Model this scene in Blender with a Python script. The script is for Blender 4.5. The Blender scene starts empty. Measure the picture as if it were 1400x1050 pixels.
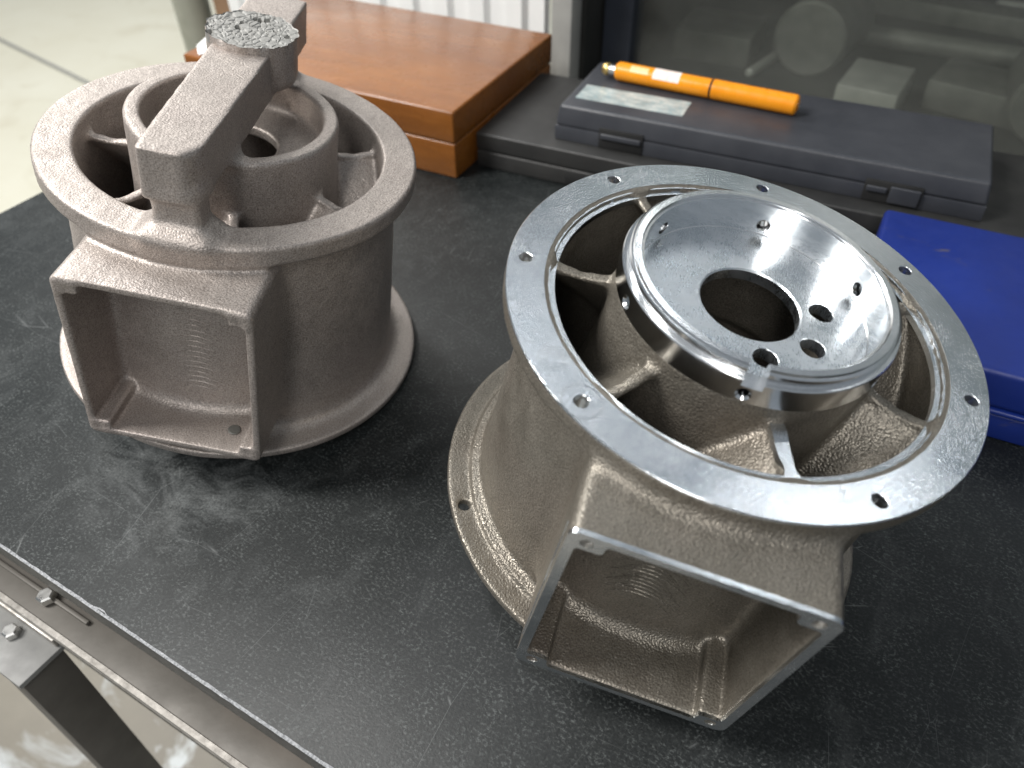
import bpy, bmesh, math, random
import numpy as np
from mathutils import Vector, Matrix, geometry

random.seed(4)
rng = np.random.default_rng(11)
R = math.radians
scn = bpy.context.scene
col = scn.collection

# ------------------------------------------------------------------ camera
cam_d = bpy.data.cameras.new('camera')
cam = bpy.data.objects.new('camera', cam_d)
col.objects.link(cam)
cam_d.sensor_width = 36.0
cam_d.lens = 1065.29 / 1400 * 36.0
PITCH, ROLL, CAM_H = R(43.75), R(-0.96), 0.4231
_f = Vector((0, math.cos(PITCH), -math.sin(PITCH)))
_r0 = Vector((1, 0, 0))
_u0 = _r0.cross(_f)
_r = _r0 * math.cos(ROLL) + _u0 * math.sin(ROLL)
_u = -_r0 * math.sin(ROLL) + _u0 * math.cos(ROLL)
cam.matrix_world = Matrix(((_r.x, _u.x, -_f.x, 0), (_r.y, _u.y, -_f.y, 0), (_r.z, _u.z, -_f.z, CAM_H), (0, 0, 0, 1)))
cam_d.clip_start = 0.02
cam_d.clip_end = 60
cam_d.dof.use_dof = True
cam_d.dof.focus_distance = 0.45
cam_d.dof.aperture_fstop = 7.0
scn.camera = cam

# ------------------------------------------------------------------ world and lamps
world = bpy.data.worlds.new('World')
scn.world = world
world.use_nodes = True
bg = world.node_tree.nodes['Background']
bg.inputs[0].default_value = (0.82, 0.91, 1.0, 1)
bg.inputs[1].default_value = 0.27

def area(name, loc, target, sx, sy, power, color=(1, 1, 1)):
    d = bpy.data.lights.new(name, 'AREA')
    d.shape = 'RECTANGLE'
    d.size, d.size_y = sx, sy
    d.energy = power
    d.color = color
    o = bpy.data.objects.new(name, d)
    o.location = loc
    o.rotation_euler = (Vector(target) - Vector(loc)).to_track_quat('-Z', 'Y').to_euler()
    col.objects.link(o)
    return o
# workshop lamps overhead: left side, row in front, two far tubes; then added ones
area('key_lamp', (-1.40, 0.25, 1.65), (-0.05, 0.42, 0.1), 0.50, 0.90, 54, (1.0, 0.975, 0.94))
area('front_lamp', (-0.30, -1.35, 1.55), (0.0, 0.4, 0.05), 0.25, 1.4, 20, (1.0, 0.975, 0.94))
area('tube_lamp', (-1.0, 1.65, 1.8), (-0.2, 0.4, 0), 0.14, 1.2, 14, (0.97, 0.98, 1.0))
area('tube_lamp.001', (1.52, 1.10, 1.8), (0.1, 0.3, 0.1), 0.09, 0.22, 1.5, (0.95, 0.98, 1.0))
area('streak_fill', (0.55, 1.55, 2.2), (0.55, 1.55, 0), 0.05, 1.2, 1.7, (0.95, 0.98, 1.0))  # unseen light added for streak reflections in flange and bowl
area('streak_fill.001', (1.30, 2.30, 2.2), (1.30, 2.30, 0), 0.05, 1.2, 1.7, (0.95, 0.98, 1.0))  # second unseen light added for the reflected streaks
area('floor_fill', (-1.7, 2.9, 2.1), (-1.7, 2.9, -0.7), 0.3, 2.4, 62, (1.0, 0.98, 0.92))  # unseen light added to brighten the far cream floor

scn.view_settings.view_transform = 'Standard'
scn.view_settings.look = 'None'
scn.view_settings.exposure = 0.0
scn.view_settings.gamma = 1.0
scn.view_settings.use_curve_mapping = False

# ------------------------------------------------------------------ materials
class NT:
    def __init__(s, name):
        s.m = bpy.data.materials.new(name)
        s.m.use_nodes = True
        s.t = s.m.node_tree
        s.b = s.t.nodes['Principled BSDF']
    def n(s, typ, **kw):
        x = s.t.nodes.new(typ)
        for k, v in kw.items():
            if isinstance(k, str) and hasattr(x, k):
                setattr(x, k, v)
        return x
    def l(s, a, b):
        s.t.links.new(a, b)
    def coord(s, scale=(1, 1, 1), kind='Object'):
        c = s.n('ShaderNodeTexCoord')
        m = s.n('ShaderNodeMapping')
        m.inputs['Scale'].default_value = scale
        s.l(c.outputs[kind], m.inputs[0])
        return m.outputs[0]
    def noise(s, vec, scale, detail=4, rough=0.55, dist=0.0):
        x = s.n('ShaderNodeTexNoise')
        s.l(vec, x.inputs['Vector'])
        x.inputs['Scale'].default_value = scale
        x.inputs['Detail'].default_value = detail
        x.inputs['Roughness'].default_value = rough
        x.inputs['Distortion'].default_value = dist
        return x.outputs['Fac']
    def ramp(s, fac, stops):
        x = s.n('ShaderNodeValToRGB')
        e = x.color_ramp.elements
        while len(e) < len(stops):
            e.new(0.5)
        for el, (p, c) in zip(e, stops):
            el.position = p
            el.color = c if len(c) == 4 else (*c, 1)
        s.l(fac, x.inputs[0])
        return x.outputs[0]
    def math(s, op, a, b=None, c=None):
        x = s.n('ShaderNodeMath')
        x.operation = op
        for i, v in enumerate((a, b, c)):
            if v is None:
                continue
            if isinstance(v, (int, float)):
                x.inputs[i].default_value = v
            else:
                s.l(v, x.inputs[i])
        return x.outputs[0]
    def mix(s, fac, a, b, mode='MIX'):
        x = s.n('ShaderNodeMix')
        x.data_type = 'RGBA'
        x.blend_type = mode
        for i, v in ((0, fac), (6, a), (7, b)):
            if isinstance(v, (int, float)):
                x.inputs[i].default_value = v
            elif isinstance(v, tuple):
                x.inputs[i].default_value = (*v, 1) if len(v) == 3 else v
            else:
                s.l(v, x.inputs[i])
        return x.outputs[2]
    def bump(s, h, strength, dist, prev=None):
        x = s.n('ShaderNodeBump')
        x.inputs['Strength'].default_value = strength
        x.inputs['Distance'].default_value = dist
        s.l(h, x.inputs['Height'])
        if prev is not None:
            s.l(prev, x.inputs['Normal'])
        return x.outputs[0]
    def set(s, **kw):
        for k, v in kw.items():
            i = s.b.inputs[k.replace('_', ' ')]
            if isinstance(v, (int, float)):
                i.default_value = v
            elif isinstance(v, tuple):
                i.default_value = (*v, 1) if len(v) == 3 else v
            else:
                s.l(v, i)
        return s.m

def V3(v): return tuple(v)

def mat_cast(name, c0, c1, stain, rough, grain):
    t = NT(name)
    v = t.coord()
    big = t.noise(v, 22, 4)
    mid = t.noise(v, 90, 3)
    fine = t.noise(v, 1150, 2, 0.6)
    colr = t.ramp(big, [(0.3, c0), (0.7, c1)])
    colr = t.mix(t.ramp(t.noise(v, 9, 3), [(0.5, (0, 0, 0)), (0.75, (0.55, 0.55, 0.55))]), colr, stain)
    g = t.ramp(fine, [(0.32, (0.62, 0.60, 0.58)), (0.5, (0.97, 0.97, 0.97)), (0.72, (1.30, 1.30, 1.28))])
    colr = t.mix(1.0, colr, g, 'MULTIPLY')
    vo = t.n('ShaderNodeTexVoronoi')
    vo.feature = 'SMOOTH_F1'
    vo.inputs['Scale'].default_value = 850
    vo.inputs['Smoothness'].default_value = 0.6
    t.l(v, vo.inputs['Vector'])
    hh = t.math('ADD', t.math('MULTIPLY', vo.outputs['Distance'], -0.8), t.math('MULTIPLY', t.noise(v, 620, 2, 0.5), 0.6))
    hh = t.math('MULTIPLY', hh, t.ramp(t.noise(v, 16, 4, 0.6), [(0.32, (0.45,) * 3), (0.66, (1.15,) * 3)]))
    n1 = t.bump(hh, grain, 0.0007)
    n2 = t.bump(t.noise(v, 240, 2, 0.5), 0.07, 0.0014, n1)
    rg = t.ramp(mid, [(0.3, (rough - .08,) * 3), (0.7, (rough + .08,) * 3)])
    return t.set(Base_Color=colr, Metallic=0.6, Roughness=rg, Normal=n2)

M = {}
M['cast_raw'] = mat_cast('raw cast aluminium', (0.385, 0.342, 0.315), (0.46, 0.414, 0.382), (0.39, 0.335, 0.315), 0.50, 0.42)
M['cast_dark'] = mat_cast('blasted cast aluminium', (0.185, 0.168, 0.140), (0.260, 0.238, 0.203), (0.215, 0.176, 0.146), 0.40, 0.75)

def mat_milled():
    t = NT('milled aluminium')
    v = t.coord()
    sw = t.n('ShaderNodeTexWave')
    sw.wave_type = 'RINGS'
    sw.rings_direction = 'SPHERICAL'
    sw.inputs['Scale'].default_value = 260
    sw.inputs['Distortion'].default_value = 14
    sw.inputs['Detail'].default_value = 3
    t.l(t.coord((1, 1, 1)), sw.inputs['Vector'])
    scr = t.noise(t.coord((30, 420, 60)), 6, 5, 0.7)
    scr2 = t.noise(t.coord((420, 40, 60)), 5, 5, 0.7)
    big = t.noise(v, 34, 4)
    rough = t.ramp(t.math('ADD', t.math('MULTIPLY', scr, 0.5), t.math('MULTIPLY', big, 0.5)), [(0.35, (0.08,) * 3), (0.65, (0.30,) * 3)])
    colr = t.ramp(t.math('ADD', t.math('MULTIPLY', scr2, 0.5), t.math('MULTIPLY', big, 0.5)), [(0.35, (0.66, 0.71, 0.75)), (0.65, (0.93, 0.95, 0.97))])
    n1 = t.bump(sw.outputs['Fac'], 0.06, 0.0004)
    n2 = t.bump(scr, 0.10, 0.0005, n1)
    n3 = t.bump(scr2, 0.08, 0.0005, n2)
    return t.set(Base_Color=colr, Metallic=1.0, Roughness=rough, Normal=n3)
M['milled'] = mat_milled()

def mat_turned():
    t = NT('turned aluminium')
    v = t.coord()
    tan = t.n('ShaderNodeTangent')
    tan.direction_type = 'RADIAL'
    tan.axis = 'Z'
    big = t.noise(v, 60, 3)
    c = t.n('ShaderNodeTexCoord')
    sep = t.n('ShaderNodeSeparateXYZ')
    t.l(c.outputs['Object'], sep.inputs[0])
    rad = t.math('SQRT', t.math('ADD', t.math('MULTIPLY', sep.outputs[0], sep.outputs[0]), t.math('MULTIPLY', sep.outputs[1], sep.outputs[1])))
    cmb = t.n('ShaderNodeCombineXYZ')
    t.l(t.math('MULTIPLY', rad, 2500.0), cmb.inputs[0])
    t.l(t.math('MULTIPLY', sep.outputs[2], 2500.0), cmb.inputs[1])
    rings = t.noise(cmb.outputs[0], 1.0, 2)
    scr = t.noise(t.coord((90, 300, 90)), 5, 4, 0.7)
    rough = t.ramp(big, [(0.3, (0.10,) * 3), (0.7, (0.20,) * 3)])
    colr = t.ramp(scr, [(0.3, (0.80, 0.81, 0.82)), (0.7, (0.93, 0.94, 0.95))])
    n1 = t.bump(rings, 0.05, 0.0003)
    n2 = t.bump(scr, 0.04, 0.0004, n1)
    m = t.set(Base_Color=colr, Metallic=1.0, Roughness=rough, Normal=n2, Anisotropic=0.55)
    t.l(tan.outputs[0], t.b.inputs['Tangent'])
    return m
M['turned'] = mat_turned()
def mat_faced():
    t = NT('faced aluminium')
    v = t.coord()
    c = t.n('ShaderNodeTexCoord')
    sep = t.n('ShaderNodeSeparateXYZ')
    t.l(c.outputs['Object'], sep.inputs[0])
    rad = t.math('SQRT', t.math('ADD', t.math('MULTIPLY', sep.outputs[0], sep.outputs[0]), t.math('MULTIPLY', sep.outputs[1], sep.outputs[1])))
    cmb = t.n('ShaderNodeCombineXYZ')
    t.l(t.math('MULTIPLY', rad, 1800.0), cmb.inputs[0])
    rings = t.noise(cmb.outputs[0], 1.0, 2)
    scr = t.noise(t.coord((60, 420, 90)), 5, 5, 0.7)
    mot = t.noise(v, 48, 5, 0.7)
    rough = t.ramp(t.math('ADD', t.math('MULTIPLY', scr, 0.5), t.math('MULTIPLY', mot, 0.5)), [(0.35, (0.20,) * 3), (0.65, (0.38,) * 3)])
    colr = t.ramp(mot, [(0.35, (0.62, 0.67, 0.71)), (0.65, (0.80, 0.83, 0.86))])
    n2 = t.bump(scr, 0.10, 0.0004, t.bump(rings, 0.10, 0.0003))
    return t.set(Base_Color=colr, Metallic=1.0, Roughness=rough, Normal=n2)
M['faced'] = mat_faced()

def mat_cut():
    t = NT('sawn bright aluminium')
    v = t.coord()
    n = t.noise(v, 400, 3)
    return t.set(Base_Color=t.ramp(n, [(0.3, (0.22, 0.218, 0.205)), (0.7, (0.36, 0.355, 0.34))]), Metallic=0.35, Roughness=0.62, Normal=t.bump(n, 0.2, 0.0006))
M['cut'] = mat_cut()

def mat_table():
    t = NT('black granite top')
    v = t.coord()
    grain = t.noise(v, 640, 3, 0.65)
    flk = t.noise(t.coord((1, 1.3, 1)), 430, 4, 0.70, 0.25)
    big = t.noise(v, 7, 5, 0.6)
    mid = t.noise(v, 60, 5, 0.65)
    base = t.ramp(grain, [(0.3, (0.0035, 0.0046, 0.005)), (0.7, (0.014, 0.0172, 0.0175))])
    fl = t.math('MULTIPLY', t.ramp(flk, [(0.51, (0, 0, 0)), (0.66, (1, 1, 1))]), t.ramp(mid, [(0.36, (0.10,) * 3), (0.60, (1,) * 3)]))
    c1 = t.mix(t.math('MULTIPLY', fl, 0.7), base, (0.105, 0.115, 0.113))
    # dusty scuffs, worn more towards the front edge and in one chalky smear
    sep = t.n('ShaderNodeSeparateXYZ')
    t.l(v, sep.inputs[0])
    smear = t.noise(t.coord((1.6, 0.8, 1)), 13, 7, 0.70, 1.6)
    sm = t.ramp(smear, [(0.52, (0, 0, 0)), (0.78, (1, 1, 1))])
    dx = t.math('MULTIPLY', t.math('ADD', sep.outputs[0], 0.215), 11.0)
    dy = t.math('MULTIPLY', t.math('ADD', sep.outputs[1], -0.115), 11.0)
    r2 = t.math('ADD', t.math('MULTIPLY', dx, dx), t.math('MULTIPLY', dy, dy))
    spot = t.math('SUBTRACT', 1.0, t.math('MINIMUM', r2, 1.0))
    spot = t.math('MULTIPLY', spot, t.ramp(t.noise(t.coord((1, 1.6, 1)), 24, 7, 0.7, 1.2), [(0.44, (0, 0, 0)), (0.66, (1, 1, 1))]))
    dust = t.math('ADD', t.math('MULTIPLY', sm, 0.30), t.math('MULTIPLY', spot, 0.9))
    dust = t.math('MULTIPLY', dust, t.ramp(grain, [(0.3, (0.25,) * 3), (0.7, (1,) * 3)]))
    c2 = t.mix(t.math('MINIMUM', dust, 1.0), c1, (0.165, 0.175, 0.175))
    # two families of fine scratches
    c3 = c2
    for k, (sx, sy, rot) in enumerate(((0.5, 2.2, 0.4), (1.9, 0.45, -0.5))):
        cc_ = t.n('ShaderNodeTexCoord'); mp = t.n('ShaderNodeMapping')
        mp.inputs['Rotation'].default_value = (0, 0, rot); mp.inputs['Scale'].default_value = (sx, sy, 1)
        t.l(cc_.outputs['Object'], mp.inputs[0])
        w = t.n('ShaderNodeTexVoronoi')
        w.feature = 'DISTANCE_TO_EDGE'
        w.inputs['Scale'].default_value = 15 + 7 * k
        t.l(mp.outputs[0], w.inputs['Vector'])
        sc = t.math('MULTIPLY', t.ramp(w.outputs['Distance'], [(0.0, (1,) * 3), (0.005, (0,) * 3)]), t.ramp(t.noise(mp.outputs[0], 19, 3), [(0.55, (0,) * 3), (0.66, (1,) * 3)]))
        c3 = t.mix(t.math('MULTIPLY', sc, 0.55), c3, (0.19, 0.20, 0.20))
    rough = t.ramp(t.math('ADD', t.math('MULTIPLY', big, 0.6), t.math('MULTIPLY', grain, 0.4)), [(0.3, (0.34,) * 3), (0.7, (0.56,) * 3)])
    n1 = t.bump(grain, 0.20, 0.0006)
    n2 = t.bump(fl, 0.12, 0.0005, n1)
    return t.set(Base_Color=c3, Roughness=rough, Normal=n2, Specular_IOR_Level=0.34)
M['granite'] = mat_table()

def mat_simple(name, c, c2=None, rough=0.5, metal=0.0, scale=30, bump=0.0, bscale=300, bdist=0.0008, coat=0.0, rvar=0.08):
    t = NT(name)
    v = t.coord()
    n = t.noise(v, scale, 5, 0.6)
    c2 = c2 or tuple(min(1, x * 1.25) for x in c)
    kw = dict(Base_Color=t.ramp(n, [(0.3, c), (0.7, c2)]), Metallic=metal, Roughness=t.ramp(t.noise(v, scale * 2.3, 3), [(0.3, (max(0.03, rough - rvar),) * 3), (0.7, (rough + rvar,) * 3)]))
    if bump:
        kw['Normal'] = t.bump(t.noise(v, bscale, 3), bump, bdist)
    if coat:
        kw['Coat_Weight'] = coat
        kw['Coat_Roughness'] = 0.12
    return t.set(**kw)

def mat_wood():
    t = NT('varnished wood')
    g = t.noise(t.coord((8, 60, 60)), 1.2, 5, 0.6, 1.6)
    b = t.noise(t.coord((1, 2, 2)), 6, 4)
    c = t.ramp(g, [(0.25, (0.20, 0.070, 0.011)), (0.5, (0.265, 0.092, 0.013)), (0.78, (0.33, 0.122, 0.021))])
    c = t.mix(t.ramp(b, [(0.35, (0.0,) * 3), (0.7, (0.6,) * 3)]), c, (0.15, 0.046, 0.010))
    r = t.ramp(t.noise(t.coord(), 30, 4), [(0.3, (0.20,) * 3), (0.7, (0.36,) * 3)])
    return t.set(Base_Color=c, Roughness=r, Normal=t.bump(g, 0.06, 0.0008), Coat_Weight=0.45, Coat_Roughness=0.2)
M['wood'] = mat_wood()
M['case_black'] = mat_simple('black plastic', (0.017, 0.017, 0.017), (0.030, 0.030, 0.029), 0.5, 0, 20, 0.35, 900, 0.0005)
M['case_blue_black'] = mat_simple('dark blue grey plastic', (0.034, 0.037, 0.045), (0.052, 0.055, 0.064), 0.42, 0, 20, 0.3, 900, 0.0005)
def mat_blue():
    t = NT('scuffed blue paint')
    v = t.coord()
    n = t.noise(v, 14, 5)
    c = t.ramp(n, [(0.3, (0.005, 0.018, 0.15)), (0.7, (0.008, 0.027, 0.205))])
    sc = t.ramp(t.noise(t.coord((1, 2.4, 1)), 26, 6, 0.7, 0.6), [(0.64, (0,) * 3), (0.72, (0.75,) * 3)])
    c = t.mix(sc, c, (0.075, 0.07, 0.10))
    r = t.ramp(t.noise(v, 45, 5, 0.7), [(0.3, (0.28,) * 3), (0.7, (0.52,) * 3)])
    return t.set(Base_Color=c, Roughness=r, Normal=t.bump(t.noise(v, 110, 3), 0.12, 0.0015))
M['blue'] = mat_blue()
M['orange'] = mat_simple('orange paint', (0.80, 0.27, 0.008), (0.86, 0.32, 0.012), 0.28, 0, 40)
M['brass'] = mat_simple('brass', (0.72, 0.52, 0.20), None, 0.3, 1.0)
M['steel'] = mat_simple('bright steel', (0.55, 0.55, 0.54), (0.75, 0.75, 0.73), 0.32, 1.0, 60)
M['white_label'] = mat_simple('worn white print', (0.80, 0.62, 0.52), (0.92, 0.84, 0.80), 0.5, 0, 200)
M['dark_gap'] = mat_simple('black rubber', (0.008, 0.008, 0.008), (0.014, 0.014, 0.014), 0.7)
M['sheet_steel'] = mat_simple('grey brown painted steel', (0.085, 0.078, 0.068), (0.14, 0.13, 0.115), 0.55, 0.2, 16, 0.15, 200)
M['worn_edge'] = mat_simple('worn steel edge', (0.24, 0.225, 0.205), (0.50, 0.475, 0.44), 0.45, 0.6, 160)
M['granite_edge'] = mat_simple('chipped granite edge', (0.12, 0.125, 0.13), (0.42, 0.43, 0.45), 0.45, 0, 600, 0.8, 500, 0.0015)
M['grey_paint'] = mat_simple('grey paint', (0.30, 0.30, 0.285), (0.36, 0.36, 0.34), 0.5)
M['bracket_paint'] = mat_simple('dusty grey paint', (0.17, 0.17, 0.165), (0.25, 0.25, 0.24), 0.5, 0, 40)
M['white_paint'] = mat_simple('white painted sheet', (0.78, 0.79, 0.79), (0.86, 0.86, 0.85), 0.4, 0, 8)
M['navy'] = mat_simple('navy seal', (0.022, 0.027, 0.038), (0.03, 0.036, 0.05), 0.5)
M['bed'] = mat_simple('dark oily steel', (0.012, 0.013, 0.012), (0.03, 0.03, 0.028), 0.6, 0.0, 9)
M['part_steel'] = mat_simple('dull steel stock', (0.10, 0.10, 0.092), (0.17, 0.167, 0.152), 0.55, 0.3, 30)
M['part_bright'] = mat_simple('ground steel stock', (0.30, 0.30, 0.28), (0.42, 0.415, 0.385), 0.5, 0.3, 30)
M['olive_post'] = mat_simple('olive grey paint', (0.26, 0.265, 0.215), (0.32, 0.32, 0.27), 0.45)
M['brown'] = mat_simple('brown board', (0.22, 0.13, 0.075), (0.28, 0.17, 0.10), 0.6)
M['cream'] = mat_simple('cream plastic', (0.70, 0.68, 0.58), (0.78, 0.76, 0.66), 0.4)

def mat_sticker():
    t = NT('worn sticker')
    v = t.coord()
    n = t.noise(t.coord((1, 3, 1)), 70, 5, 0.7)
    b = t.noise(v, 260, 4, 0.7)
    c = t.ramp(n, [(0.3, (0.16, 0.22, 0.23)), (0.5, (0.42, 0.46, 0.45)), (0.7, (0.62, 0.64, 0.60))])
    c = t.mix(t.ramp(b, [(0.5, (0,) * 3), (0.62, (0.6,) * 3)]), c, (0.20, 0.36, 0.40))
    return t.set(Base_Color=c, Roughness=0.3)
M['sticker'] = mat_sticker()

def mat_floor(name, a, b, st, lo, hi):
    t = NT(name)
    v = t.coord()
    n = t.noise(v, 3.0, 7, 0.65)
    s = t.noise(v, 5.0, 8, 0.62, 0.8)
    c = t.ramp(n, [(0.3, a), (0.7, b)])
    c = t.mix(t.ramp(s, [(lo, (0,) * 3), (hi, (1,) * 3)]), c, st)
    return t.set(Base_Color=c, Roughness=0.45, Normal=t.bump(n, 0.1, 0.004))
M['shaded_floor'] = mat_floor('stained concrete', (0.15, 0.135, 0.11), (0.24, 0.22, 0.18), (0.50, 0.53, 0.54), 0.52, 0.60)  # darker colour carries the shade on the floor near the table
M['lit_floor'] = mat_floor('cream lit floor', (0.74, 0.71, 0.58), (0.80, 0.78, 0.66), (0.66, 0.62, 0.49), 0.55, 0.75)  # same floor where it is lit, brightness put into the colour

# ------------------------------------------------------------------ helpers
def new_obj(name, mesh, mat=None, parent=None, smooth_angle=None):
    if mat is not None:
        mesh.materials.append(M[mat] if isinstance(mat, str) else mat)
    if smooth_angle is not None:
        mesh.polygons.foreach_set('use_smooth', np.ones(len(mesh.polygons), bool))
        mesh.set_sharp_from_angle(angle=R(smooth_angle))
    o = bpy.data.objects.new(name, mesh)
    col.objects.link(o)
    if parent is not None:
        o.parent = parent
    return o

def tag(o, label, cat, group=None):
    o['label'] = label
    o['category'] = cat
    if group:
        o['group'] = group
    return o

def thing(name, label, cat, loc=(0, 0, 0), rz=0.0, mat=None, group=None):
    o = bpy.data.objects.new(name, None)
    o.empty_display_size = 0.02
    col.objects.link(o)
    if mat is not None:
        o.matrix_world = mat
    else:
        o.location = loc
        o.rotation_euler = (0, 0, rz)
    return tag(o, label, cat, group)

def mesh_np(name, verts, faces):
    me = bpy.data.meshes.new(name)
    me.from_pydata([tuple(v) for v in verts], [], [tuple(f) for f in faces])
    me.update()
    return me

def box_mesh(name, lo, hi, bevel=0.0, seg=2, taper=None):
    bm = bmesh.new()
    bmesh.ops.create_cube(bm, size=1.0)
    lo, hi = Vector(lo), Vector(hi)
    for v in bm.verts:
        v.co = Vector(((lo.x + hi.x) / 2 + v.co.x * (hi.x - lo.x), (lo.y + hi.y) / 2 + v.co.y * (hi.y - lo.y), (lo.z + hi.z) / 2 + v.co.z * (hi.z - lo.z)))
    if taper:
        for v in bm.verts:
            if v.co.z > (lo.z + hi.z) / 2:
                v.co.x += taper if v.co.x < (lo.x + hi.x) / 2 else -taper
                v.co.y += taper if v.co.y < (lo.y + hi.y) / 2 else -taper
    if bevel:
        bmesh.ops.bevel(bm, geom=list(bm.edges), offset=bevel, segments=seg, profile=0.5, affect='EDGES')
    me = bpy.data.meshes.new(name)
    bm.to_mesh(me)
    bm.free()
    return me

def box(name, lo, hi, mat, parent=None, bevel=0.001, seg=2, taper=None):
    return new_obj(name, box_mesh(name, lo, hi, bevel, seg, taper), mat, parent, 35)

def lathe_simple(name, prof, mat, parent=None, n=48, axis='Z', angle=30, caps=True):
    """closed of revolution from (r, z) profile"""
    vs, fs = [], []
    k = len(prof)
    for i in range(n):
        a = 2 * math.pi * i / n
        for r, z in prof:
            p = (r * math.cos(a), r * math.sin(a), z)
            if axis == 'X':
                p = (p[2], p[0], p[1])
            vs.append(p)
    for i in range(n):
        j = (i + 1) % n
        for q in range(k - 1):
            fs.append((i * k + q, j * k + q, j * k + q + 1, i * k + q + 1))
    if caps and prof[0][0] > 1e-6:
        fs.append(tuple(i * k for i in range(n))[::-1])
    if caps and prof[-1][0] > 1e-6:
        fs.append(tuple(i * k + k - 1 for i in range(n)))
    me = mesh_np(name, vs, fs)
    bm = bmesh.new(); bm.from_mesh(me)
    bmesh.ops.remove_doubles(bm, verts=bm.verts, dist=1e-6)
    bmesh.ops.recalc_face_normals(bm, faces=bm.faces)
    bm.to_mesh(me); bm.free()
    return new_obj(name, me, mat, parent, angle)

# ------------------------------------------------------------------ signed distance modelling of the castings
H = 0.00125
def grid(lo, hi):
    ax = [np.arange(l, h + H, H, dtype=np.float32) for l, h in zip(lo, hi)]
    return np.meshgrid(*ax, indexing='ij', sparse=True), ax

def smin(a, b, k):
    h = np.clip(0.5 + 0.5 * (b - a) / k, 0, 1)
    return b + (a - b) * h - k * h * (1 - h)
def smax(a, b, k):
    return -smin(-a, -b, k)
def sd_ring(rho, z, R0, z0, z1, rd=0.0):
    dx = rho - (R0 - rd)
    dz = np.abs(z - (z0 + z1) / 2) - ((z1 - z0) / 2 - rd)
    return np.minimum(np.maximum(dx, dz), 0) + np.hypot(np.maximum(dx, 0), np.maximum(dz, 0)) - rd
def sd_box(x, y, z, lo, hi, rd=0.0):
    q = [np.abs(c - (l + h) / 2) - ((h - l) / 2 - rd) for c, l, h in zip((x, y, z), lo, hi)]
    out = np.sqrt(sum(np.maximum(c, 0) ** 2 for c in q))
    return out + np.minimum(np.maximum(np.maximum(q[0], q[1]), q[2]), 0) - rd

def surface_nets(S, ax):
    nx, ny, nz = S.shape
    s = S < 0
    c = (slice(None, -1), slice(1, None))
    cnt = np.zeros((nx - 1, ny - 1, nz - 1), np.int8)
    for a in (0, 1):
        for b in (0, 1):
            for d in (0, 1):
                cnt += s[c[a], c[b], c[d]]
    act = (cnt > 0) & (cnt < 8)
    idx = np.argwhere(act)
    vid = np.full(act.shape, -1, np.int32)
    vid[act] = np.arange(len(idx))
    acc = np.zeros((len(idx), 3), np.float64)
    num = np.zeros(len(idx), np.float64)
    i, j, k = idx.T
    corner = {}
    for a in (0, 1):
        for b in (0, 1):
            for d in (0, 1):
                corner[(a, b, d)] = S[i + a, j + b, k + d].astype(np.float64)
    for ca in corner:
        for axn in range(3):
            if ca[axn] == 0:
                cb = list(ca); cb[axn] = 1; cb = tuple(cb)
                va, vb = corner[ca], corner[cb]
                m = (va < 0) != (vb < 0)
                t = np.where(m, va / np.where(m, va - vb, 1), 0)
                p = np.tile(np.array(ca, float), (len(idx), 1))
                p[:, axn] += t
                acc[m] += p[m]
                num[m] += 1
    pos = idx + acc / num[:, None]
    verts = np.stack([ax[q][0] + pos[:, q] * H for q in range(3)], 1)
    quads = []
    for axn in range(3):
        o1, o2 = [(1, 2), (2, 0), (0, 1)][axn]
        sl0 = [slice(None)] * 3; sl1 = [slice(None)] * 3
        sl0[axn] = slice(None, -1); sl1[axn] = slice(1, None)
        ch = s[tuple(sl0)] != s[tuple(sl1)]
        e = np.argwhere(ch)
        ok = (e[:, o1] > 0) & (e[:, o2] > 0) & (e[:, o1] < S.shape[o1] - 1) & (e[:, o2] < S.shape[o2] - 1)
        e = e[ok]
        inside = s[tuple(e.T)]
        cells = []
        for d1, d2 in ((-1, -1), (0, -1), (0, 0), (-1, 0)):
            q = e.copy(); q[:, o1] += d1; q[:, o2] += d2
            cells.append(vid[tuple(q.T)])
        q = np.stack(cells, 1)
        q[~inside] = q[~inside][:, ::-1]
        quads.append(q)
    return verts, np.concatenate(quads)

def quad_mesh(name, verts, quads, normals):
    me = bpy.data.meshes.new(name)
    me.vertices.add(len(verts)); me.loops.add(quads.size); me.polygons.add(len(quads))
    me.vertices.foreach_set('co', verts.astype(np.float32).ravel())
    me.loops.foreach_set('vertex_index', quads.astype(np.int32).ravel())
    me.polygons.foreach_set('loop_start', np.arange(0, quads.size, 4, dtype=np.int32))
    me.polygons.foreach_set('loop_total', np.full(len(quads), 4, np.int32))
    me.polygons.foreach_set('use_smooth', np.ones(len(quads), bool))
    me.update(calc_edges=True)
    me.normals_split_custom_set_from_vertices([tuple(n) for n in normals])
    return me

def value_noise(p, scale, seed):
    """smooth lattice noise at points p"""
    r = np.random.default_rng(seed)
    L = r.random((32, 32, 32)) * 2 - 1
    q = p * scale
    i0 = np.floor(q).astype(int); f = q - i0; f = f * f * (3 - 2 * f)
    out = 0
    for a in (0, 1):
        for b in (0, 1):
            for c in (0, 1):
                w = (f[:, 0] if a else 1 - f[:, 0]) * (f[:, 1] if b else 1 - f[:, 1]) * (f[:, 2] if c else 1 - f[:, 2])
                out = out + w * L[(i0[:, 0] + a) % 32, (i0[:, 1] + b) % 32, (i0[:, 2] + c) % 32]
    return out

RIB_A = [R(17 + 360 / 7 * k) for k in range(7)]
RB = 0.1317
SLANT = 11.0        # the vanes lean as they go down: radians per metre of depth

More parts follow.
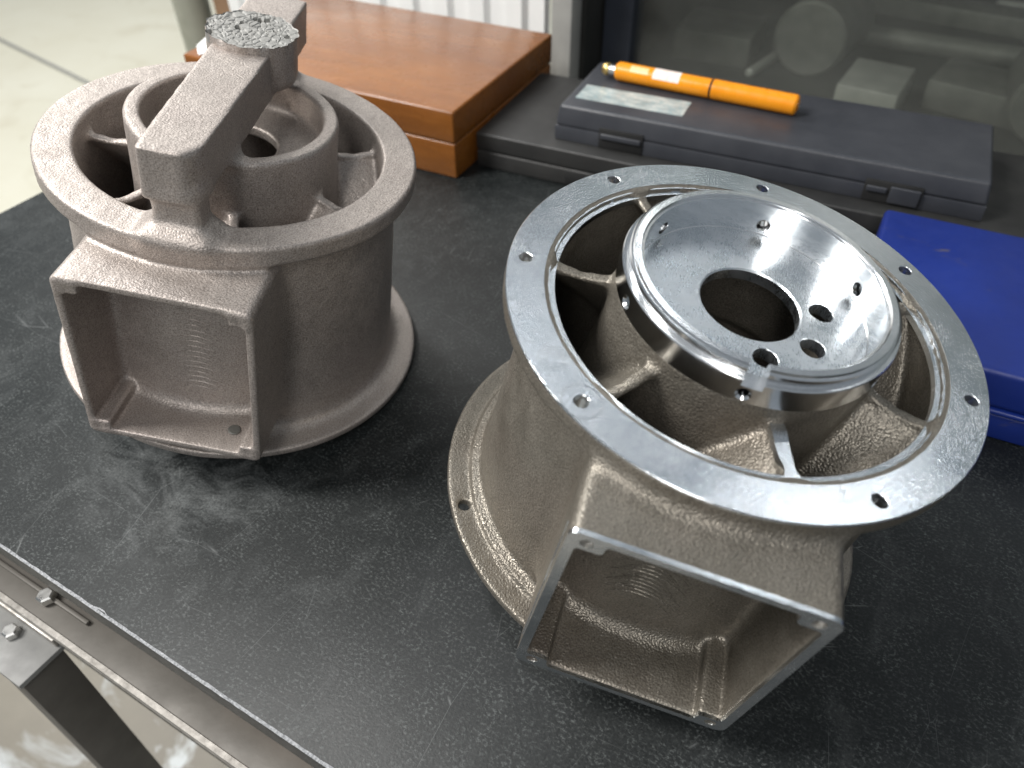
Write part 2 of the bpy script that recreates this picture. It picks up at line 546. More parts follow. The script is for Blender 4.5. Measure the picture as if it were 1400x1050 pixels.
def casting(root, P, mat):
    """P: dimensions; builds the cast parts of a housing in its own frame
    (x towards the outlet, z up the axis, z=0 on the base flange)"""
    (X, Y, Z), ax = grid((-0.137, -0.137, P['zmin']), (0.152, 0.137, P['zmax']))
    rho = np.sqrt(X * X + Y * Y)
    d = {}
    d['base_flange'] = sd_ring(rho, Z, RB, -0.006, 0.0, 0.0016)
    Rc = 0.1115 + (0.104 - 0.1115) * np.clip(Z / 0.14, 0, 1)
    barrel_out = np.maximum(rho - Rc, np.abs(Z - 0.073) - 0.078)
    d['barrel'] = barrel_out
    d['top_flange'] = sd_ring(rho, Z, P['Rt'], P['zt0'], P['zt1'], P['edge'])
    w, dd, b0, b1, yo = P['w'], P['d'], P['b0'], P['b1'], 0.0015
    d['outlet_box'] = sd_box(X, Y, Z, (0.03, yo - w, b0), (dd + 0.02, yo + w, b1), 0.0055)
    d['outlet_box'] = smax(d['outlet_box'], X - dd + P['x_cut'], 0.0012)
    S = smin(d['base_flange'], d['barrel'], 0.010)
    if P.get('step'):
        S = smin(S, sd_ring(rho, Z, 0.1175, -0.003, 0.0032, 0.001), 0.003)
    S = smin(S, d['top_flange'], 0.007)
    S = smin(S, d['outlet_box'], 0.009)
    # duct behind the outlet, closed by the barrel
    duct = sd_box(X, Y, Z, (0.03, yo - w + 0.0048, b0 + 0.0048), (dd + 0.05, yo + w - 0.0048, b1 - 0.0048), 0.003)
    duct = smax(duct, -(rho - Rc - 0.0005), 0.010)
    S = smax(S, -duct, 0.0015)
    # corner lugs
    lugs = None
    e = 0.0025
    for sy, up, run in ((-1, 1, 0.022), (1, 1, 0.022), (-1, 0, 0.08), (1, 0, 0.08)):
        y1 = yo + sy * (w - e); y0 = yo + sy * (w - P['lug'][0])
        z1 = (b1 - e) if up else (b0 + e); z0 = (b1 - P['lug'][1]) if up else (b0 + P['lug'][1])
        q = sd_box(X, Y, Z, (dd - run, min(y0, y1), min(z0, z1)), (dd + 0.02, max(y0, y1), max(z0, z1)), 0.0022)
        q = smax(q, X - dd + P['x_cut'], 0.0012)
        lugs = q if lugs is None else np.minimum(lugs, q)
    lugs = np.maximum(lugs, -(rho - Rc + 0.002))
    S = smin(S, lugs, 0.003)
    # open chamber
    S = smax(S, -sd_ring(rho, Z, P['Ri'], 0.006, 0.4, 0.004), 0.0025)
    # hub
    Rh = P['Rh'] + 0.012 * np.clip((0.135 - Z) / 0.09, 0, 1) ** 1.5
    d['hub'] = smax(rho - Rh, np.abs(Z - P['zh'] / 2) - P['zh'] / 2, P['hub_k'])
    # ribs
    ribs = []
    mid = (P['Ri'] + P['Rh']) / 2
    TH = np.arctan2(Y, X) + 0 * Z
    top = P['rib_z'] - 0.0025 * np.clip(1 - np.abs(rho - mid) / 0.016, 0, 1)
    radial = np.maximum(0.04 - rho, rho - 0.102)
    zcut = Z - top
    for a in RIB_A:
        dth = (TH - a + SLANT * np.maximum(P['rib_z'] - 0.004 - Z, 0) + math.pi) % (2 * math.pi) - math.pi
        th = 0.0030 + 0.0010 * np.clip((P['rib_z'] - Z) / 0.03, 0, 1)
        q = smax(smax((np.abs(dth) * rho - th) * 0.75, zcut, 0.0015), radial, 0.002)
        ribs.append(np.maximum(q, -Z))
    allr = ribs[0]
    for q in ribs[1:]:
        allr = np.minimum(allr, q)
    inner = smin(d['hub'], allr, 0.004)
    S = smin(S, inner, 0.004)
    # hollow of the hub
    S = smax(S, -sd_ring(rho, Z, P['hub_in'], P['hub_floor'], 0.4, P['hub_fr']), 0.003)
    S = smax(S, -sd_ring(rho, Z, P['hole'], 0.01, 0.4), 0.0015)
    S = smax(S, -sd_ring(rho, Z, P['hub_in'] - 0.003, 0.008, P['hub_floor'] - 0.008, 0.004), 0.003)
    S = smax(S, -sd_ring(rho, Z, 0.062, 0.008, 0.095, 0.006), 0.003)
    if P.get('base_holes'):
        for a in P['base_holes']:
            q = np.hypot(X - 0.1238 * math.cos(a), Y - 0.1238 * math.sin(a)) + 0 * Z - 0.0036
            S = np.maximum(S, -np.maximum(q, np.abs(Z) - 0.02))
    for a in P.get('flange_holes', ()):
        q = np.hypot(X - 0.1115 * math.cos(a), Y - 0.1115 * math.sin(a)) + 0 * Z - 0.0048
        S = np.maximum(S, -np.maximum(q, np.abs(Z - 0.155) - 0.012))
    if P.get('bridge'):
        ca, sa = math.cos(R(2.6)), math.sin(R(2.6))
        u = X * ca + Y * sa; v = -X * sa + Y * ca
        br = sd_box(u, v, Z, (-0.1165, -0.0230, 0.1825), (0.1130, 0.0230, 0.2125), 0.0010)
        br = smax(br, np.abs(v) - (0.0181 - 0.0026 * np.clip((u + 0.01) / 0.12, -0.3, 1)), 0.0012)
        # rounded and chamfered front corners
        br = smax(br, (u - 0.1125) * 0.5 + (v - 0.0152) * 0.8 + 0.0045, 0.004)
        br = smax(br, (u - 0.1125) * 0.7 - (v + 0.0152) * 0.7 + 0.0008, 0.001)
        n1 = sd_box(u, v, Z, (0.0905, -0.0132, 0.150), (0.1100, 0.0135, 0.190), 0.004)
        n2 = sd_box(u, v, Z, (-0.1125, -0.0125, 0.150), (-0.0905, 0.0125, 0.190), 0.004)
        d['bridge'] = smin(br, np.minimum(n1, n2), 0.006)
        flare = sd_box(u, v, Z, (0.094, -0.018, 0.154), (0.1160, 0.018, 0.1620), 0.003)
        d['bridge'] = smin(d['bridge'], flare, 0.010)
        S = smin(S, d['bridge'], 0.010)
    # boss under the base that props the casting at its lean
    gx, gy, gz, oz = P['ground']
    by = -0.062
    zb = -(oz + by * gy) / gz
    d['foot_boss'] = sd_ring(np.hypot(X, Y - by) + 0 * Z, Z, 0.018, zb + 0.0008, 0.0, 0.006)
    S = smin(S, d['foot_boss'], 0.006)
    d['rib'] = None
    verts, quads = surface_nets(S, ax)
    # casting unevenness
    p0, p1, p2, p3 = (verts[quads[:, q]] for q in range(4))
    fn = np.cross(p2 - p0, p3 - p1)
    vn = np.zeros_like(verts)
    for q in range(4):
        np.add.at(vn, quads[:, q], fn)
    vn /= np.maximum(np.linalg.norm(vn, axis=1), 1e-12)[:, None]
    verts = verts + vn * (0.00012 * value_noise(verts, 120, P['seed']) + 0.00012 * value_noise(verts, 300, P['seed'] + 1))[:, None]
    p0, p1, p2, p3 = (verts[quads[:, q]] for q in range(4))
    fn = np.cross(p2 - p0, p3 - p1)
    vn = np.zeros_like(verts)
    for q in range(4):
        np.add.at(vn, quads[:, q], fn)
    vn /= np.maximum(np.linalg.norm(vn, axis=1), 1e-12)[:, None]
    # hand every face to the part it belongs to
    c = verts[quads].mean(1)
    x, y, z = c.T
    r = np.hypot(x, y)
    rc = 0.1115 + (0.104 - 0.1115) * np.clip(z / 0.14, 0, 1)
    names = ['barrel', 'base_flange', 'top_flange', 'outlet_box', 'hub', 'bridge', 'foot_boss'] + ['rib'] * 7
    lab = np.zeros(len(c), int)
    lab[(z < 0.0045) & (r > rc + 0.0005)] = 1
    lab[z < -0.0045] = 1
    lab[(r > P['Ri'] - 0.002) & (z > P['zt0'] - 0.002)] = 2
    bx = (x > 0.05) & (np.abs(y - yo) < w + 0.002) & (r > rc + 0.002) & (z > b0 - 0.004) & (z < min(b1 + 0.0015, P['zt0'] + 0.001))
    bx |= (x > P['Rt'] + 0.001) & (np.abs(y - yo) < w + 0.002) & (z > b0 - 0.004)
    lab[bx] = 3
    ch = (r < P['Ri'] - 0.003) & (z > 0.0075)
    rh = P['Rh'] + 0.012 * np.clip((0.135 - z) / 0.09, 0, 1) ** 1.5
    lab[ch & (r < rh + 0.0015)] = 4
    for q, a in enumerate(RIB_A):
        dth = (np.arctan2(y, x) - a + SLANT * np.maximum(P['rib_z'] - 0.004 - z, 0) + math.pi) % (2 * math.pi) - math.pi
        lab[ch & (r >= rh + 0.0015) & (np.abs(dth) * r < 0.0075)] = 7 + q
    if P.get('bridge'):
        u = x * ca + y * sa; v = -x * sa + y * ca
        lab[(z > P['zt1'] + 0.0015) & (np.abs(v) < 0.0200) & (np.abs(u) < 0.122) & ((np.abs(u) > 0.072) | (z > P['zh'] + 0.0012))] = 5
    lab[(z < -0.0085)] = 6
    out = {}
    for q, nm in enumerate(names):
        f = quads[lab == q]
        if not len(f):
            continue
        us, inv = np.unique(f, return_inverse=True)
        me = quad_mesh(nm, verts[us], inv.reshape(-1, 4), vn[us])
        out[(nm, q)] = new_obj(nm, me, mat, root)
    return out

def body_matrix(x, y, az, tau, dele, tb=0.006):
    t, a = R(tau), R(az)
    ph = a + R(dele)
    axis = Vector((-math.sin(ph), math.cos(ph), 0))
    B = Matrix.Rotation(t, 3, axis) @ Matrix.Rotation(a, 3, 'Z')
    o = Vector((x, y, RB * math.sin(t) + tb * math.cos(t)))
    g = B.transposed() @ Vector((0, 0, 1))
    return Matrix.Translation(o) @ B.to_4x4(), (g.x, g.y, g.z, o.z)

# ------------------------------------------------------------------ setting: floor
def sheet(name, lo, hi, z, mat, kind='structure', rz=0.0, loc=(0, 0)):
    me = mesh_np(name, [(lo[0], lo[1], 0), (hi[0], lo[1], 0), (hi[0], hi[1], 0), (lo[0], hi[1], 0)], [(0, 1, 2, 3)])
    o = new_obj(name, me, mat)
    o.location = (loc[0], loc[1], z)
    o.rotation_euler = (0, 0, rz)
    o['kind'] = kind
    return o
TA = R(-31)                      # the table's own axes
TO = Vector((-0.0984, 0.1557, 0))
U2 = Vector((math.cos(TA), math.sin(TA), 0)); V2 = Vector((-math.sin(TA), math.cos(TA), 0))
def tp(u, v, z=0.0): return TO + U2 * u + V2 * v + Vector((0, 0, z))
FLOOR = -0.75
sheet('floor', (-9, -6), (9, 10), FLOOR, 'shaded_floor')
sheet('lit_floor_area', (-7, -0.45), (-0.86, 8), FLOOR + 0.004, 'lit_floor', rz=TA, loc=(TO.x, TO.y))  # lit part of the floor, made brighter by its colour
jo = sheet('floor_joint', (-1.5, -0.008), (1.5, 0.008), FLOOR + 0.008, 'grey_paint', rz=math.atan2(3.0321 - 3.3274, -1.7403 + 2.0884), loc=(-1.92, 3.18))

# ------------------------------------------------------------------ table
table = thing('work_table', 'black speckled granite topped work table with worn front edge on a steel frame', 'table', (TO.x, TO.y, 0), TA)
box('table_top', (-0.653, 0.0, -0.022), (1.45, 0.80, 0.0), 'granite', table, 0.0012, 2)
# chipped light edge along the front of the top
ev, ef = [], []
N = 500
for i in range(N + 1):
    u = -0.652 + 2.10 * i / N
    a = 0.0011 + 0.0007 * random.random() + (0.0016 if random.random() < 0.02 else 0)
    ev += [(u, a * 0.7, 0.00025), (u, -0.0005 - 0.0002 * random.random(), -0.0006), (u, -0.0003, -0.0020 - 0.0008 * random.random())]
for i in range(N):
    ef += [(3 * i, 3 * i + 1, 3 * i + 4, 3 * i + 3), (3 * i + 1, 3 * i + 2, 3 * i + 5, 3 * i + 4)]
new_obj('worn_edge', mesh_np('worn_edge', ev, ef), 'granite_edge', table, 60)
box('apron', (-0.64, 0.010, -0.20), (1.44, 0.014, -0.023), 'sheet_steel', table, 0.0005, 1)
rail = box('angle_rail', (-0.64, -0.013, -0.064), (1.44, 0.0095, -0.060), 'sheet_steel', table, 0.0008, 2)
box('rail_edge', (-0.64, -0.0165, -0.067), (1.44, -0.0124, -0.0590), 'worn_edge', rail, 0.0003, 1)
box('lower_rail', (-0.64, 0.006, -0.240), (1.44, 0.0095, -0.068), 'sheet_steel', table, 0.0005, 1)
br = box('bracket', (-0.52, -0.046, -0.123), (-0.276, 0.0, -0.118), 'bracket_paint', table, 0.001, 2)
box('bracket_lip', (-0.42, -0.0125, -0.1175), (-0.278, -0.0095, -0.108), 'worn_edge', br, 0.0008, 2)
box('clip', (-0.335, 0.0005, -0.0595), (-0.226, 0.0035, -0.0565), 'sheet_steel', table, 0.0006, 2)
for nm, (u, v, z) in (('bolt', (-0.267, 0.0005, -0.052)), ('bolt', (-0.317, -0.022, -0.111))):
    b = lathe_simple(nm, [(0, 0.0), (0.0062, 0.0), (0.0062, 0.005), (0.005, 0.0062), (0, 0.0062)], 'steel', table, 6, 'Z', 20)
    b.location = (u, v, z - 0.0062)
for u in (-0.315, 1.35):
    lg = box('leg', (u, -0.044, FLOOR), (u + 0.036, -0.010, -0.1235), 'sheet_steel', table, 0.001, 2)
for u in (-0.62, 1.38):
    box('leg', (u, 0.72, FLOOR), (u + 0.036, 0.756, -0.0225), 'sheet_steel', table, 0.001, 2)
# taped seam on the apron
box('tape_strip', (-0.105, 0.0075, -0.060), (0.06, 0.0095, -0.036), 'brown', table, 0.0003, 1)

bn = thing('plastic_bin', 'cream plastic bin on the floor under the front edge of the table', 'bin', tuple(tp(-0.36, 0.12, FLOOR)), TA)
box('bin_body', (-0.02, -0.07, 0.0), (0.30, 0.30, 0.25), 'cream', bn, 0.02, 4, 0.012)
box('bin_rim', (-0.028, -0.078, 0.2505), (0.308, 0.308, 0.262), 'cream', bn, 0.005, 3)

# ------------------------------------------------------------------ left: raw casting
mL, gL = body_matrix(-0.2086, 0.4810, -95.667, 11.52, 90.19)
raw = thing('raw_casting', 'raw grey cast housing with a bridge bar and sawn riser stub across its top', 'casting', mat=mL)
PL = dict(zmin=-0.062, zmax=0.222, Rt=0.1173, zt0=0.1465, zt1=0.1594, edge=0.0022, w=0.0547, d=0.1423, b0=0.0160, b1=0.1423, x_cut=0.0, lug=(0.0140, 0.0118),
          Ri=0.0944, Rh=0.0645, zh=0.1807, hub_k=0.003, rib_z=0.1475, hub_in=0.0548, hub_floor=0.158, hub_fr=0.006, hole=0.0255, bridge=True, seed=3, ground=gL)
casting(raw, PL, 'cast_raw')

# porous sawn riser stub on the bridge
def riser(parent):
    n_r, n_a = 46, 150
    r0, zt, zb = 0.0282, 0.2168, 0.1865
    cx, cy = -0.0405, -0.0005
    pts = rng.random((190, 2)) * 2 - 1
    pts = pts[np.hypot(pts[:, 0], pts[:, 1]) < 1] * r0
    hgt = rng.random(len(pts))
    vs, fs = [], []
    for i in range(n_r + 1):
        for j in range(n_a):
            a = 2 * math.pi * j / n_a
            rr = r0 * (i / n_r) ** 0.8
            edge = 1 + 0.025 * math.sin(7 * a + 1) * (i / n_r) + 0.02 * math.sin(19 * a) * (i / n_r)
            x, y = rr * math.cos(a) * edge, rr * math.sin(a) * edge
            dd = np.hypot(pts[:, 0] - x, (pts[:, 1] - y) * 1.5)
            o = np.argsort(dd)[:2]
            e = (dd[o[1]] - dd[o[0]]) / r0
            z = 0.0004 * (hgt[o[0]] - 0.5)
            if e < 0.035 and hgt[o[1]] > 0.25:
                z -= 0.0009 * (1 - e / 0.035)
            if hgt[o[0]] < 0.11:
                z -= 0.0055 * min(1, e / 0.05)
            if i == n_r:
                z = -0.0002 + 0.001 * random.random()
            vs.append((cx + x, cy + y, zt + z))
    for i in range(n_r):
        for j in range(n_a):
            k = (j + 1) % n_a
            fs.append((i * n_a + j, (i + 1) * n_a + j, (i + 1) * n_a + k, i * n_a + k))
    top = new_obj('sawn_face', mesh_np('sawn_face', vs, fs), 'cut', None, 25)
    sv, sf = [], []
    for j in range(n_a):
        a = 2 * math.pi * j / n_a
        edge = 1 + 0.025 * math.sin(7 * a + 1) + 0.02 * math.sin(19 * a)
        for z, k in ((zt + 0.0002, edge), (zt - 0.002, 1.0), (zb + 0.006, 1.0), (zb + 0.0015, 0.96), (zb, 0.88), (zb, 0.0)):
            sv.append((cx + r0 * k * math.cos(a), cy + r0 * k * math.sin(a), z))
    for j in range(n_a):
        k = (j + 1) % n_a
        for q in range(5):
            sf.append((j * 6 + q, j * 6 + q + 1, k * 6 + q + 1, k * 6 + q))
    st = new_obj('riser_stub', mesh_np('riser_stub', sv, sf), 'cast_raw', parent, 50)
    top.parent = st
riser(raw)

def tool_marks(parent, P, y0, dy, n, z0, z1, mat, sag):
    """raised arched cutter marks on the barrel wall seen through the outlet"""
    vs, fs = [], []
    m = 16
    for i in range(n):
        zc = z0 + (z1 - z0) * i / (n - 1)
        base = len(vs)
        wd = dy * (0.8 + 0.4 * random.random())
        for j in range(m + 1):
            s = -1 + 2 * j / m
            y = y0 + wd * s
            z = zc + sag * (1 - s * s)
            rc = 0.1115 - 0.0075 * min(max(z / 0.14, 0), 1) + 0.0006
            hgt = 0.00035 * (1 - s * s) ** 0.5
            for dz, dr in ((-0.0009, -0.0010), (0.0, hgt), (0.0009, -0.0010)):
                r = rc + dr
                vs.append((math.sqrt(max(r * r - y * y, 0)), y, z + dz))
        for j in range(m):
            for q in range(2):
                a = base + j * 3 + q
                fs.append((a, a + 3, a + 4, a + 1))
    o = new_obj('tool_marks', mesh_np('tool_marks', vs, fs), mat, parent, 60)
    return o
tool_marks(raw, PL, 0.006, 0.012, 20, 0.038, 0.118, 'cast_raw', 0.0035)
# dark spot on the outlet floor
sp = lathe_simple('sand_spot', [(0, 0), (0.0042, 0), (0.0036, 0.0004), (0, 0.0005)], 'part_steel', raw, 20)
sp.location = (0.124, 0.033, 0.0215)

# ------------------------------------------------------------------ right: machined housing
mR, gR = body_matrix(0.0894, 0.3159, -106.692, 11.504, 76.14)
hou = thing('machined_housing', 'cast housing with bright machined top flange and polished hub bowl, square outlet towards the camera', 'housing', mat=mR)
FL_A = [R(a) for a in (35, 83.2, 131.7, 180, -131.7, -83.2, -35)]
ZT = 0.1544
PR = dict(zmin=-0.062, zmax=0.172, Rt=0.1201, zt0=0.1445, zt1=ZT - 0.0012, edge=0.0004, w=0.0551, d=0.1453, b0=0.0115, b1=0.1427, x_cut=0.0012, lug=(0.0162, 0.0112),
          Ri=0.0980, Rh=0.0668, zh=0.160, hub_k=0.002, rib_z=0.1515, hub_in=0.0602, hub_floor=0.150, hub_fr=0.002, hole=0.0585, bridge=False, seed=8, step=True,
          base_holes=[R(-60)], flange_holes=FL_A, ground=gR)
casting(hou, PR, 'cast_dark')
tool_marks(hou, PR, -0.004, 0.018, 22, 0.040, 0.108, 'cast_dark', 0.011)

def turned(name, prof, holes, mat, parent, nth=240, slot=None, extra=()):
    """surface of revolution whose strips can carry drilled holes.
    prof: list of (r, z); holes: {strip index: [(theta, t 0..1, rad, depth, csink)]}; slot: (a0, a1, zfloor)"""
    th = set(np.round(np.linspace(0, 2 * math.pi, nth, endpoint=False), 6))
    patches = []
    for si, hs in holes.items():
        (r0, z0), (r1, z1) = prof[si], prof[si + 1]
        L = math.hypot(r1 - r0, z1 - z0)
        for a, t, rad, depth, cs in hs:
            rm = r0 + (r1 - r0) * t
            big = max(rad, cs)
            ha = big * 1.22 / rm
            patches.append(((a - ha) % (2 * math.pi), (a + ha) % (2 * math.pi)))
    def inside(x, a, b):
        return (x - a) % (2 * math.pi) < (b - a) % (2 * math.pi)
    for a, b in patches:
        th = {x for x in th if not (inside(x, a - 0.004, b + 0.004))}
    for a, b in patches:
        w = (b - a) % (2 * math.pi)
        k = max(6, int(w / (2 * math.pi / nth)))
        for q in range(k + 1):
            th.add(round((a + w * q / k) % (2 * math.pi), 6))
    if slot:
        th = {x for x in th if min(abs((x - s + math.pi) % (2 * math.pi) - math.pi) for s in slot[:2]) > 0.004}
        th |= {round(s % (2 * math.pi), 6) for s in slot[:2]}
    th = sorted(th)
    n = len(th)
    vs, fs = [], []
    vmap = {}
    def V(i, r, z):
        key = (i % n, round(r, 7), round(z, 7))
        if key not in vmap:
            vmap[key] = len(vs)
            a = th[i % n]
            vs.append((r * math.cos(a), r * math.sin(a), z))
        return vmap[key]
    def idx(x):
        x = round(x % (2 * math.pi), 6)
        return min(range(n), key=lambda i: abs((th[i] - x + math.pi) % (2 * math.pi) - math.pi))
    for si in range(len(prof) - 1):
        (r0, z0), (r1, z1) = prof[si], prof[si + 1]
        L = math.hypot(r1 - r0, z1 - z0)
        hs = holes.get(si, [])
        ts = {0.0, 1.0}
        for a, t, rad, depth, cs in hs:
            hb = max(rad, cs) * 1.22 / L
            ta, tb = max(0.02, t - hb), min(0.98, t + hb)
            ts |= {ta + (tb - ta) * q / 8 for q in range(9)}
        ts = sorted(ts)
        rz = [(r0 + (r1 - r0) * t, z0 + (z1 - z0) * t) for t in ts]
        skip = set()
        for a, t, rad, depth, cs in hs:
            hb = max(rad, cs) * 1.22 / L
            ta, tb = max(0.02, t - hb), min(0.98, t + hb)
            ka = min(range(len(ts)), key=lambda q: abs(ts[q] - ta))
            kb = min(range(len(ts)), key=lambda q: abs(ts[q] - tb))
            rm, zm = r0 + (r1 - r0) * t, z0 + (z1 - z0) * t
            ha = max(rad, cs) * 1.22 / rm
            ia, ib = idx(a - ha), idx(a + ha)
            if ib <= ia:
                ib += n
            for i in range(ia, ib):
                for k in range(ka, kb):
                    skip.add((i % n, k))
            loop = [(i, ka) for i in range(ia, ib)] + [(ib, k) for k in range(ka, kb)] + [(i, kb) for i in range(ib, ia, -1)] + [(ia, k) for k in range(kb, ka, -1)]
            sr, sz = (r1 - r0) / L, (z1 - z0) / L
            nr, nz = sz, -sr                     # normal in the (r, z) plane, left of travel
            outer = [V(i, *rz[k]) for i, k in loop]
            def ring(rr, dep):
                out = []
                for (i, k) in loop:
                    da = ((th[i % n] - a + math.pi) % (2 * math.pi) - math.pi) * rm
                    ds = (ts[k] - t) * L
                    q = math.hypot(da, ds)
                    da, ds = da / q * rr, ds / q * rr
                    r = rm + sr * ds; z = zm + sz * ds
                    aa = a + da / rm
                    r -= nr * dep; z -= nz * dep
                    if abs(sz) > 0.7:            # drilled radially into a wall: keep the bore parallel
                        da2 = da
                        x = (rm - nr * dep) ; y = da2
                        if dep == 0:
                            x, y = rm * math.cos(da2 / rm), rm * math.sin(da2 / rm)
                        vs.append((x * math.cos(a) - y * math.sin(a), x * math.sin(a) + y * math.cos(a), z))
                    else:
                        vs.append((r * math.cos(aa), r * math.sin(aa), z))
                    out.append(len(vs) - 1)
                return out
            rings = [outer, ring(max(rad, cs), 0)]
            if cs > rad:
                rings.append(ring(rad, cs - rad))
            rings.append(ring(rad, depth))
            for A, B in zip(rings[:-1], rings[1:]):
                for q in range(len(A)):
                    p = (q + 1) % len(A)
                    fs.append((A[q], A[p], B[p], B[q]))
        for k in range(len(ts) - 1):
            for i in range(n):
                if (i, k) in skip:
                    continue
                if slot and min(rz[k][1], rz[k + 1][1]) >= slot[2] - 1e-6:
                    am = th[i] + ((th[(i + 1) % n] - th[i]) % (2 * math.pi)) / 2
                    if inside(am, slot[0], slot[1]):
                        continue
                fs.append((V(i, *rz[k]), V(i + 1, *rz[k]), V(i + 1, *rz[k + 1]), V(i, *rz[k + 1])))
    if slot:
        sect = [p for p in prof if p[1] >= slot[2] - 1e-6]
        for s in slot[:2]:
            i = idx(s)
            fs.append(tuple(V(i, *p) for p in sect))
        ia, ib = idx(slot[0]), idx(slot[1])
        if ib < ia:
            ib += n
        for i in range(ia, ib):
            fs.append((V(i, *sect[0]), V(i + 1, *sect[0]), V(i + 1, *sect[-1]), V(i, *sect[-1])))
    me = mesh_np(name, vs, fs)
    bm = bmesh.new(); bm.from_mesh(me)
    bmesh.ops.recalc_face_normals(bm, faces=bm.faces)
    bm.to_mesh(me); bm.free()
    return new_obj(name, me, mat, parent, 22)

# machined face of the top flange
fl_prof = [(0.1199, ZT - 0.0022), (0.1201, ZT - 0.0005), (0.1197, ZT), (0.1013, ZT), (0.1010, ZT - 0.0014), (0.0996, ZT - 0.0016), (0.0993, ZT - 0.0008), (0.0985, ZT - 0.0009),
           (0.0981, ZT - 0.0028), (0.0956, ZT - 0.0030), (0.0954, ZT - 0.0062)]
tt = (0.1197 - 0.1115) / (0.1197 - 0.1013)
ff = turned('flange_face', fl_prof, {2: [(a, tt, 0.0035, 0.009, 0.0038) for a in FL_A]}, 'milled', hou, 300)
# spot faced ring round one bolt hole and a cutter swirl beside it
for nm, a, rr, r1, r2 in (('spot_face', R(-35), 0.1115, 0.0088, 0.0094), ('cutter_swirl', R(-48.2), 0.1096, 0.0052, 0.0055), ('cutter_swirl', R(-48.2), 0.1096, 0.0068, 0.0070), ('cutter_swirl', R(-48.0), 0.1093, 0.0035, 0.0037)):
    s = lathe_simple(nm, [(r1, 0.0), (r1 + 0.00010, 0.00016), (r2 - 0.00010, 0.00016), (r2, 0.0)], 'turned', ff, 48, caps=False)
    s.location = (rr * math.cos(a), rr * math.sin(a), ZT + 0.00002)
# machined hub: band, grooved rim with a slot, bowl
ZH, ZF = 0.1786, 0.1590
SLOT, ZS = 0.1728, 0.1690
hub_prof = [(0.0660, 0.1592), (0.0674, 0.1596), (0.0676, 0.1600), (0.0676, ZS), (0.0676, SLOT - 0.0006), (0.0672, SLOT),
            (0.0655, SLOT + 0.0001), (0.0655, SLOT + 0.0013), (0.0643, SLOT + 0.0015), (0.0643, SLOT + 0.0023), (0.0652, SLOT + 0.0025), (0.0652, SLOT + 0.0042), (0.0644, SLOT + 0.0045), (0.0637, SLOT + 0.0046), (0.0633, ZH),
            (0.0602, ZH), (0.0596, ZH - 0.0006), (0.0596, ZH - 0.0016), (0.0585, ZH - 0.0018), (0.0585, ZS), (0.0584, ZF + 0.0005), (0.0580, ZF)]
floor_prof = [(0.0580, ZF), (0.0258, ZF), (0.0250, ZF - 0.0008), (0.0250, ZF - 0.0065)]
sl = (R(-2.6), R(5.4), ZS)
def t_at(i, z):
    return (z - hub_prof[i][1]) / (hub_prof[i + 1][1] - hub_prof[i][1])
band_i, wall_i = 2, 19
holes = {band_i: [(R(a), t_at(band_i, 0.1645), 0.0024, 0.006, 0.0036) for a in (0, 60, 120, 180, 240, 300)],
         wall_i: [(R(a), t_at(wall_i, 0.1647), 0.0034, 0.005, 0.0035) for a in (60, 120, 180, 240, 300)]}
hb_ = turned('hub_bowl', hub_prof, holes, 'turned', hou, 288, sl)
turned('bowl_floor', floor_prof, {0: [(R(a), (0.0580 - 0.0363) / (0.0580 - 0.0258), 0.0062, 0.0065, 0.0064) for a in (15.8, 60.3, 105)]}, 'faced', hou, 288)
# milled top of the front vane
a0 = RIB_A[0]
pv, pf = [], []
for i in range(13):
    f = i / 12
    r = 0.0665 + 0.0320 * f
    wd = 0.0026 + 0.0012 * math.sin(5 * f) + 0.004 * max(0, f - 0.8) / 0.2
    for sgn in (-1, 1):
        y = sgn * wd + 0.0006 * math.sin(9 * f + sgn)
        pv.append((r * math.cos(a0) - y * math.sin(a0), r * math.sin(a0) + y * math.cos(a0), 0.1518))
        pv.append((pv[-1][0], pv[-1][1], 0.1480))
for i in range(12):
    k = 4 * i
    pf += [(k, k + 4, k + 6, k + 2), (k, k + 1, k + 5, k + 4), (k + 2, k + 6, k + 7, k + 3)]
new_obj('milled_vane_top', mesh_np('milled_vane_top', pv, pf), 'milled', hou, 30)

